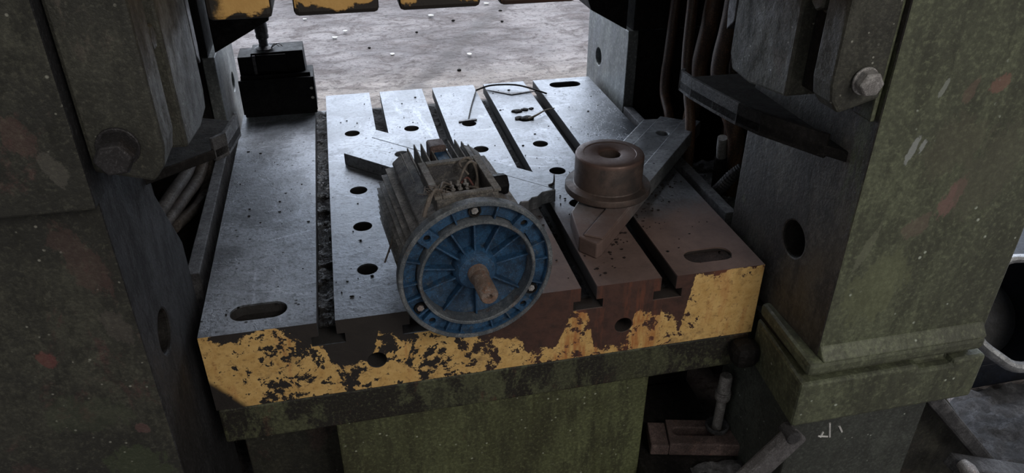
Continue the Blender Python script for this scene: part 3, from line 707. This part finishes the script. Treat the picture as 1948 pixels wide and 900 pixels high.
bt = bmesh.new(); hexbolt(bt, (-.070, .012, AZ+.082), (-.25, -.1, 1), .0085, .012); mlink('hex_bolt', bt, M_FIN, .001)
# cable gland on the right wall
gl = bmesh.new(); lathe([(0, 0), (.013, 0), (.013, .008), (0, .008)], (xR, .085, AZ+.100), 'X', 24, gl); hexbolt(gl, (xR+.008, .085, AZ+.100), (1, 0, 0), .0185, .024)
mlink('cable_gland', gl, M_BOXB, .002, True, tb_)['label'] = 'black hexagonal cable gland'
lf = prism([(-.094, .004), (-.086, .018), (-.080, .020), (-.083, .008)], AZ+.0770, AZ+.0780, 2)
tw = tube([(-.128, .118, AZ-.035), (-.112, .125, AZ+.000), (-.107, .130, AZ+.022), (-.105, .150, AZ+.024)], .0015, 6, mat=None)
w = mlink('loose_wire', tw, M_WIRE, 0, True)
lo = link('fallen_leaf', prism([(-.140, -.050), (-.131, -.036), (-.126, -.034), (-.129, -.046)], .186, .187, 2), M_LEAF); tag(lo, 'small dry yellow leaf scrap on the shoulder of the motor', 'leaf')

# ---------------- flat plate behind the motor ----------------
s2 = math.sqrt(.5)
def uv(a, b): return ((a+b)/2, (a-b)/2)      # a = x+y, b = x-y
pl = thing('steel_plate', 'flat steel plate with a broken right end, lying on the table behind the motor', 'steel plate', (0, .48, 0))
rag = [(.358, -.175), (.385, -.182), (.40, -.165), (.425, -.168), (.44, -.158), (.470, -.160), (.500, -.140), (.507, -.135)]
mainp = [uv(.357, -.848), uv(.503, -.862), *[uv(a, b) for a, b in rag[::-1]]]
p = link('plate', prism(mainp, .0005, .030, 2), M_PLATE, pl, .0015)
cut(p, [cyl(-.114, .570, 0, .0165, -.01, .05, 'Z', 28)])
link('edge_strip', prism([uv(.509, -.862), uv(.570, -.895), uv(.578, -.178), uv(.509, -.150)], .0005, .0285, 2), M_PLATE, pl, .002)
link('edge_groove_shade', prism([uv(.503, -.860), uv(.5092, -.860), uv(.5092, -.150), uv(.503, -.150)], .0005, .022, 2), M_DARK, pl)  # dark strip painting the shade between plate and edge strip
torn = bmesh.new()
tube([(.178, .345, .028), (.186, .340, .036), (.190, .352, .050)], (.004, .001), 6, torn, n=4)
link('bent_tip', torn, M_DARKSTEEL, pl)['label'] = 'bent up sliver at the broken end'

# ---------------- stepped bar with flanged bushing on it ----------------
br = thing('stepped_bar', 'thick brown stepped steel bar lying across the table slots under the flanged bushing', 'steel bar', (.4, .35, 0))
dv = Vector((.654, .756)); nv = Vector((-.756, .654)); o0 = Vector((.205, .085))
def bp(l, w): q = o0+dv*l+nv*w; return (q.x, q.y)
L_ = .665
link('bar_body', prism([bp(-.004, .004), bp(.012, .0), bp(L_, .0), bp(L_-.006, .105), bp(.14, .105), bp(.085, .098), bp(.005, .045)], .0005, .034, 2), M_BAR, br, .003)
link('raised_edge', prism([bp(.014, .0005), bp(L_-.001, .0005), bp(L_-.001, .044), bp(.010, .038)], .0342, .0385, 2), M_BAR, br, .002)
link('lower_strip', prism([bp(.40, .1055), bp(L_-.004, .1055), bp(L_-.03, .142), bp(.40, .138)], .0005, .026, 2), M_BAR, br, .003)
cut(br.children[0], [cyl(.518, .544, 0, .014, .01, .06, 'Z', 24)])
bu = thing('flanged_bushing', 'brown turned steel bushing with a wide flange and centre hole, standing on the stepped bar', 'bushing', (.286, .283, .039))
cx_, cy_ = .286, .283
b1 = bmesh.new(); lathe([(.026, .0392), (.086, .0392), (.0885, .042), (.0885, .052), (.0875, .0545), (.0715, .056), (.070, .058), (.026, .058)], (cx_, cy_, 0), 'Z', 80, b1, True)
link('flange', b1, M_PULL, bu, 0, True)
b1 = bmesh.new(); lathe([(.022, .0582), (.070, .0582), (.0702, .118), (.0685, .1215), (.0665, .1225), (.0540, .1225), (.0530, .1215), (.026, .1215), (.022, .1185)], (cx_, cy_, 0), 'Z', 80, b1, True)
link('drum', b1, M_PULL, bu, 0, True)
link('bore_shade_disc', cyl(cx_, cy_, 0, .0218, .0395, .043, 'Z', 32), M_HOLE, bu)  # dark disc standing in for the shade down the bore
# loose chips around the bar
chp = bmesh.new()
for i in range(170):
    l = random.uniform(-.06, .5); w = random.choice((random.gauss(-.012, .014), random.gauss(.15, .02))) if i % 3 else random.gauss(.02, .03)
    if l > .02 and -.002 < w < .11: w = -abs(random.gauss(.006, .012))
    q = bp(l, w)
    if q[0] > .49 or any(r-SW-.002 < q[0] < r+.002 for r in SR): continue
    s_ = random.uniform(.0008, .0028); bmesh.ops.create_icosphere(chp, subdivisions=1, radius=s_, matrix=Matrix.Translation((q[0], q[1], s_*.7)) @ Matrix.Diagonal((random.uniform(.6, 1.6), random.uniform(.6, 1.4), .7, 1)))
tag(link('metal_chips', chp, M_SCUFF), 'small rusty chips scattered around the stepped bar', 'metal chips', None, 'stuff')
dirt = bmesh.new()
for i in range(420):
    x, y = random.uniform(-.48, .47), random.uniform(.02, 1.04)
    if any(r-SW-.003 < x < r+.003 for r in SR): continue
    if .3 < x+y < .6 and x-y < -.12: continue
    qq = Vector((x, y))-o0; l, w = qq.dot(dv), qq.dot(nv)
    if -.03 < w < .16 and -.02 < l < .7: continue
    if any((x-a)**2+(y-b)**2 < .024**2 for a in HX for b in HY): continue
    s_ = random.choice((.0006, .0009, .0012, .0020))*random.uniform(.7, 1.3)
    bmesh.ops.create_icosphere(dirt, subdivisions=1, radius=s_, matrix=Matrix.Translation((x, y, s_*.55)) @ Matrix.Diagonal((random.uniform(.6, 2.), random.uniform(.6, 1.6), .6, 1)))
tag(link('table_dirt', dirt, M_TARD), 'black crumbs of dirt scattered over the slotted table top', 'dirt', None, 'stuff')

# ---------------- black box at the rear left with its rod ----------------
bx = thing('junction_box', 'black metal box standing on the rear left corner of the table', 'metal box', (-.40, 1.0, 0))
link('lower_case', B(-.492, -.306, .95, 1.06, .001, .100), M_BOXB, bx, .003)
lip = bmesh.new(); box(lip, -.494, -.304, .944, .9495, .012, .104); o = link('front_flange', lip, M_BOXB, bx, .001)
cut(o, [cyl(-.313, .945, .072, .0045, -.02, .02, 'Y', 14), cyl(-.313, .945, .046, .0045, -.02, .02, 'Y', 14)])
link('upper_case', prism([(-.489, .1005), (-.322, .1005), (-.324, .168), (-.455, .166), (-.455, .158), (-.489, .158)], .972, 1.055, 1), M_BOXB, bx, .002)
link('cover_plate', B(-.441, -.368, .966, .9715, .118, .162), M_BOXB, bx, .001)
link('corner_post', B(-.452, -.444, .964, .9715, .104, .162), M_DARKSTEEL, bx, .001)
link('step_ledge', B(-.488, -.312, .955, .9715, .1005, .113), M_BOXB, bx, .001)
for z in (.072, .046): link('hole_light_disc', cyl(-.313, .9497, z, .0045, -.0008, .0, 'Y', 14), M_WHITE, bx)['label'] = 'white disc painted as light through the flange hole'  # white discs paint the light seen through the two holes
rd = thing('lifting_rod', 'dark threaded rod with a collar standing on top of the black box', 'rod', (-.424, 1.0, .168))
rb = bmesh.new(); lathe([(0, .1685), (.020, .1685), (.024, .172), (.013, .178), (.0115, .182), (.0115, .196), (.0155, .197), (.0165, .205), (.0150, .209), (.0165, .214), (.0165, .236), (.013, .242), (.013, .300), (0, .300)], (-.421, 1.0, 0), 'Z', 24, rb)
link('rod', rb, M_DARKSTEEL, rd, 0, True)
for a in (0.3, 1.2): link('wire_strand', tube([(-.405, .992, .170), (-.395+.008*a, .99, .184), (-.385+.01*a, .99, .176)], .0012, 6), M_LIGHTSTEEL, rd)

# ---------------- wires and twig on the table ----------------
t = thing('bent_wire', 'thin black bent wire lying across the rear slots of the table', 'wire', (.2, 1.0, .003))
link('curved_strand', tube([(.140, 1.015, .006), (.189, 1.030, .012), (.256, 1.014, .014), (.300, .982, .010), (.335, .950, .004)], .0026, 7), M_DARK, t, 0, True)
link('straight_strand', tube([(.141, 1.014, .005), (.110, .912, .003), (.082, .806, .0025)], .0018, 6), M_DARK, t, 0, True)
t = thing('flat_strip', 'dark folded metal strip behind the curved wire', 'metal strip', (.24, .98, 0))
link('strip', prism([(.173, 1.022), (.236, .968), (.318, .985), (.237, .982)], .0006, .003, 2), M_DARKSTEEL, t)
t = thing('metal_tab', 'thin dark metal tab lying at the edge of a table hole', 'metal strip', (.07, .80, 0))
link('tab', prism([(.055, .797), (.105, .803), (.103, .811), (.056, .806)], .0006, .004, 2), M_DARKSTEEL, t)
t = thing('dry_twig', 'pale dry twig sticking out of a clogged table hole', 'twig', (.24, .79, .003))
link('stem', tube([(.238, .778, .003), (.262, .783, .010), (.290, .805, .012), (.322, .822, .010)], (.0035, .0015), 6), M_TWIG, t, 0, True)
for i, (x, y, r) in enumerate(((.236, .787, .016), (.218, .792, .012), (.222, .842, .012), (.246, .850, .009), (.265, .852, .007))):
    c = bmesh.new(); bmesh.ops.create_icosphere(c, subdivisions=3, radius=r, matrix=Matrix.Translation((x, y, .002)) @ Matrix.Diagonal((1.2, .8, .35, 1)))
    for v in c.verts: v.co += Vector((noise.noise(v.co*150), noise.noise(v.co*150+Vector((5, 0, 0))), 0))*.004
    tag(link('grease_clump', c, M_TARD, smooth=True), ['black grease clump at the base of the dry twig', 'black grease clump left of the twig base', 'left clump of the grease row behind the twig', 'middle clump of the grease row behind the twig', 'small right clump of the grease row behind the twig'][i], 'dirt clump', 'grease clumps by the twig')

# ---------------- hoses in the side windows ----------------
for i, p in enumerate([[(.62, .476, .5), (.62, .476, .364), (.62, .485, .293), (.62, .498, .229), (.625, .498, .18), (.64, .455, .106), (.66, .44, .037), (.67, .45, -.10)],
      [(.66, .60, .5), (.64, .605, .334), (.64, .614, .27), (.64, .636, .173), (.64, .631, .094), (.64, .649, .023), (.64, .644, -.042), (.64, .64, -.098)],
      [(.60, .72, .5), (.60, .735, .19), (.60, .742, .116), (.60, .735, .061), (.60, .69, .013), (.60, .685, -.036), (.62, .66, -.098)],
      [(.59, .62, .5), (.59, .61, .198), (.59, .576, .116), (.59, .548, .056), (.59, .535, -.028), (.59, .53, -.10)],
      [(.68, .546, .5), (.68, .546, .189), (.68, .519, .121), (.68, .518, .054), (.68, .503, -.023), (.68, .49, -.098)],
      [(.72, .54, .5), (.72, .54, .302), (.72, .557, .224), (.72, .578, .153), (.72, .595, .037), (.72, .6, -.098)]]):
    lab = ['nearest brown rubber hose hanging in the right window of the press', 'thick brown hose behind the curved bracket', 'leftmost brown hose deep in the right window', 'slim brown hose crossing behind the bar end', 'brown hose hanging behind the nearest hose', 'brown hose furthest back in the right window'][i]
    tag(link('rubber_hose', tube(p, (.022, .019) if i in (0, 1) else .013, 12, n=6), M_HOSE, smooth=True), lab, 'hose', 'hoses in the right window')
arcs = [[(-.63, .34, .02), (-.60, .47, .032), (-.585, .60, .03), (-.58, .68, .07), (-.59, .70, .16)],
        [(-.62, .40, -.01), (-.595, .54, -.014), (-.585, .68, -.03), (-.58, .76, .01), (-.59, .785, .10)],
        [(-.62, .50, -.062), (-.595, .64, -.086), (-.587, .745, -.095), (-.582, .805, -.06), (-.59, .812, .02)]]
for i, p in enumerate(arcs):
    tag(link('flat_hose', tube(p, .021, 14, n=6, flat=.62), M_HOSEG, smooth=True), ['innermost', 'middle', 'outermost'][i]+' of three curved grey hoses behind the left rail', 'hose', 'curved grey hoses in the left window')
# rubble and fittings on the right ledge
st = rough_grid(.562, .815, .21, .66, 44, 60, -.112, .012, 22, 4, .012)
for i in range(60):
    s_ = random.uniform(.004, .010); x, y = random.uniform(.58, .75), random.uniform(.3, .62)
    bmesh.ops.create_icosphere(st, subdivisions=1, radius=s_, matrix=Matrix.Translation((x, y, -.106+s_*.4)) @ Matrix.Diagonal((random.uniform(.6, 1.4), 1, .8, 1)))
tag(link('rubble', st, M_RUBBLE), 'grey rubble lying on the ledge behind the right rail', 'rubble', None, 'stuff')
tag(link('ribbed_hose', tube([(.60, .395, -.062), (.59, .372, -.045), (.59, .350, -.02), (.60, .335, .01), (.62, .33, .03)], .0125, 12, n=10, ridge=.18), M_DARKSTEEL, smooth=False), 'ribbed black hose end lying on the rubble by the right column', 'hose')
t = thing('steel_pin', 'short bright steel pin standing in the right window', 'pin', (.6, .41, .02)); link('pin', tube([(.612, .415, .020), (.603, .405, .050), (.598, .398, .077)], .011, 16, sm=False), M_LIGHTSTEEL, t, 0, True)
link('socket', tube([(.622, .425, -.12), (.612, .415, .0195)], .015, 12, sm=False), M_DARK, t)

# ---------------- clamp, stud and debris in the lower right recess ----------------
cl = thing('step_clamp', 'rusty slotted clamp block with a stepped left end, lying below the table at the right', 'clamp', (.43, .02, -.47))
mt = Matrix.Translation((.435, .034, 0)) @ Matrix.Rotation(math.radians(-14), 4, 'Z')
ck = link('clamp_body', box(bmesh.new(), -.058, .105, -.035, .040, -.484, -.450, mt), M_CLAMP, cl, .003)
so = obround(.000, .004, .036, .011, -.476, -.44)
for v in so.verts: v.co = mt @ v.co
cut(ck, [so])
link('step_end', box(bmesh.new(), -.098, -.0585, -.035, .036, -.484, -.456, mt), M_CLAMP, cl, .003)
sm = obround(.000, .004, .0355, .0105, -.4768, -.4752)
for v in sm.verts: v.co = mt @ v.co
link('slot_bottom_shade', sm, M_HOLE, cl)  # dark sheet that paints shade into the clamp slot
sd = thing('stud_bolt', 'bright steel stud bolt with nut and washer standing in the clamp', 'bolt', (.487, .036, -.45))
sb = bmesh.new(); lathe([(0, -.4495), (.0105, -.4495), (.0105, -.365), (0, -.365)], (.489, .037, 0), 'Z', 24, sb); link('stud', sb, M_LIGHTSTEEL, sd, 0, True)
sb = bmesh.new(); lathe([(0, -.364), (.015, -.364), (.0165, -.360), (.0165, -.354), (.015, -.351), (.0165, -.348), (.0155, -.343), (0, -.343)], (.489, .037, 0), 'Z', 28, sb); link('washer', sb, M_LIGHTSTEEL, sd, 0, True)
sb = bmesh.new(); lathe([(0, -.3425), (.0135, -.3425), (.0135, -.303), (.011, -.299), (0, -.298)], (.489, .037, 0), 'Z', 28, sb); link('nut_cap', sb, M_LIGHTSTEEL, sd, 0, True)
sb = bmesh.new(); lathe([(.0125, -.4498), (.024, -.4498), (.026, -.440), (.0225, -.438), (.0125, -.4485)], (.489, .037, 0), 'Z', 28, sb, True); link('cup_washer', sb, M_RAIL, sd, 0, True)
tag(link('white_pebble', cyl(.528, .030, -.444, .005, -.003, .004, 'Z', 12), M_WHITE), 'small round white pebble beside the stud bolt', 'pebble')
o = link('dirt_mound', rough_grid(.40, .55, -.115, -.03, 26, 18, -.478, .014, 26, 9, .006), M_DEBRIS, smooth=True); tag(o, 'grey dirt heaped in front of the clamp', 'dirt', None, 'stuff')

# ---------------- lower right: rubble heap, tipped tub, on the floor ----------------
bm = bmesh.new(); bmesh.ops.create_grid(bm, x_segments=70, y_segments=70, size=.42)
for v in bm.verts:
    d = min(1, v.co.length/.42); v.co.y *= .9; v.co += Vector((1.50, -.10, 0)); h = .05*max(0, 1-d*d)
    q = v.co.copy(); v.co.z = ZF-.012+(.03 if d < .97 else 0)+h+(.016*noise.noise(q*9)+.010*noise.noise(q*28)+.007*noise.noise(q*60))*(1 if d < .97 else 0)
st = bm
for i in range(90):
    s_ = random.uniform(.005, .018); a = random.uniform(0, 2*PI); r = .36*math.sqrt(random.random()); h = .05*(1-(r/.42)**2)
    bmesh.ops.create_icosphere(st, subdivisions=1, radius=s_, matrix=Matrix.Translation((1.50+r*math.cos(a), -.07+.75*r*math.sin(a), ZF+h)) @ Matrix.Diagonal((random.uniform(.6, 1.4), 1, .7, 1)))
tag(link('rubble_heap', st, M_DEBRIS, smooth=True), 'heap of grey rubble on the floor outside the right column', 'rubble', None, 'stuff')
tub = thing('tipped_tub', 'tipped round tub with a pale rim and dark navy inside, at the right edge', 'tub', (1.45, .35, ZF))
tm = Matrix.Translation((1.352, .15, -.355)) @ Matrix.Rotation(math.radians(-18), 4, 'Y') @ Matrix.Rotation(math.radians(48), 4, 'X')
rim = bmesh.new(); lathe([(.135+.013*math.cos(a), .020*math.sin(a)) for a in [2*PI*k/10 for k in range(10)]], (0, 0, 0), 'Z', 48, rim, True, tm)
for v in rim.verts: v.co += Vector((noise.noise(v.co*14), noise.noise(v.co*14+Vector((3, 0, 0))), noise.noise(v.co*14+Vector((0, 7, 0)))))*.012
link('rim', rim, M_TUB, tub, 0, True)
wl = bmesh.new(); lathe([(.134, -.004), (.115, -.22), (0, -.22), (0, -.226), (.120, -.226), (.140, -.004)], (0, 0, 0), 'Z', 48, wl, False, tm)
link('wall', wl, M_NAVY, tub, 0, True)
t = thing('dark_crate', 'low dark block on the floor under the tipped tub, at the right edge', 'crate', (1.75, .6, ZF))
link('side', B(1.43, 2.1, .27, .9, ZF+.012, -.64), M_NAVY, t, .01)
link('lid', B(1.42, 2.12, .26, .92, -.6395, -.605), M_NAVY, t, .006)

# ---------------- litter on the floor behind ----------------
for i, (x, y, s_) in enumerate(((-.269, 4.272, .024), (-.193, 4.413, .02), (.573, 3.702, .02), (.087, 3.809, .018), (-.475, 4.801, .018), (.933, 4.973, .026), (.455, 4.704, .024))):
    s_ *= .7; b = bmesh.new(); pts = [(x+s_*(1+.4*random.random())*math.cos(a), y+s_*1.6*(.6+.5*random.random())*math.sin(a)) for a in [2*PI*k/8 for k in range(8)]]
    prism(pts, ZF+.012, ZF+.017, 2, b)
    lab = ['nearer of two white scraps on the floor right of the rod', 'further of two white scraps on the floor right of the rod', 'white scrap on the floor beyond the fourth table slot', 'white scrap on the floor beyond the second table slot', 'white scrap on the floor just right of the lifting rod', 'white scrap on the floor below the third yellow slide block', 'white scrap on the floor below the gap between slide blocks'][i]
    tag(link('paper_scrap', b, M_WHITE), lab, 'paper scrap', 'white scraps on the floor')
for i, (x, y, r) in enumerate(((.46, 3.42, .018), (1.0, 4.75, .02), (.60, 4.55, .018), (-.05, 4.0, .014), (.95, 4.45, .016), (.30, 4.3, .014))):
    b = bmesh.new(); bmesh.ops.create_icosphere(b, subdivisions=2, radius=r*.65, matrix=Matrix.Translation((x, y, ZF+.008)) @ Matrix.Diagonal((1.2, 1, .7, 1)))
    tag(link('dark_pebble', b, M_DARK, smooth=True), ['nearest dark pebble on the concrete floor, just behind the table', 'dark pebble at the far right of the rear floor', 'dark pebble on the floor under the third yellow slide block', 'leftmost dark pebble on the rear floor', 'dark pebble on the floor right of the worn channel', 'dark pebble in the middle of the worn floor channel'][i], 'pebble', 'dark pebbles on the floor')
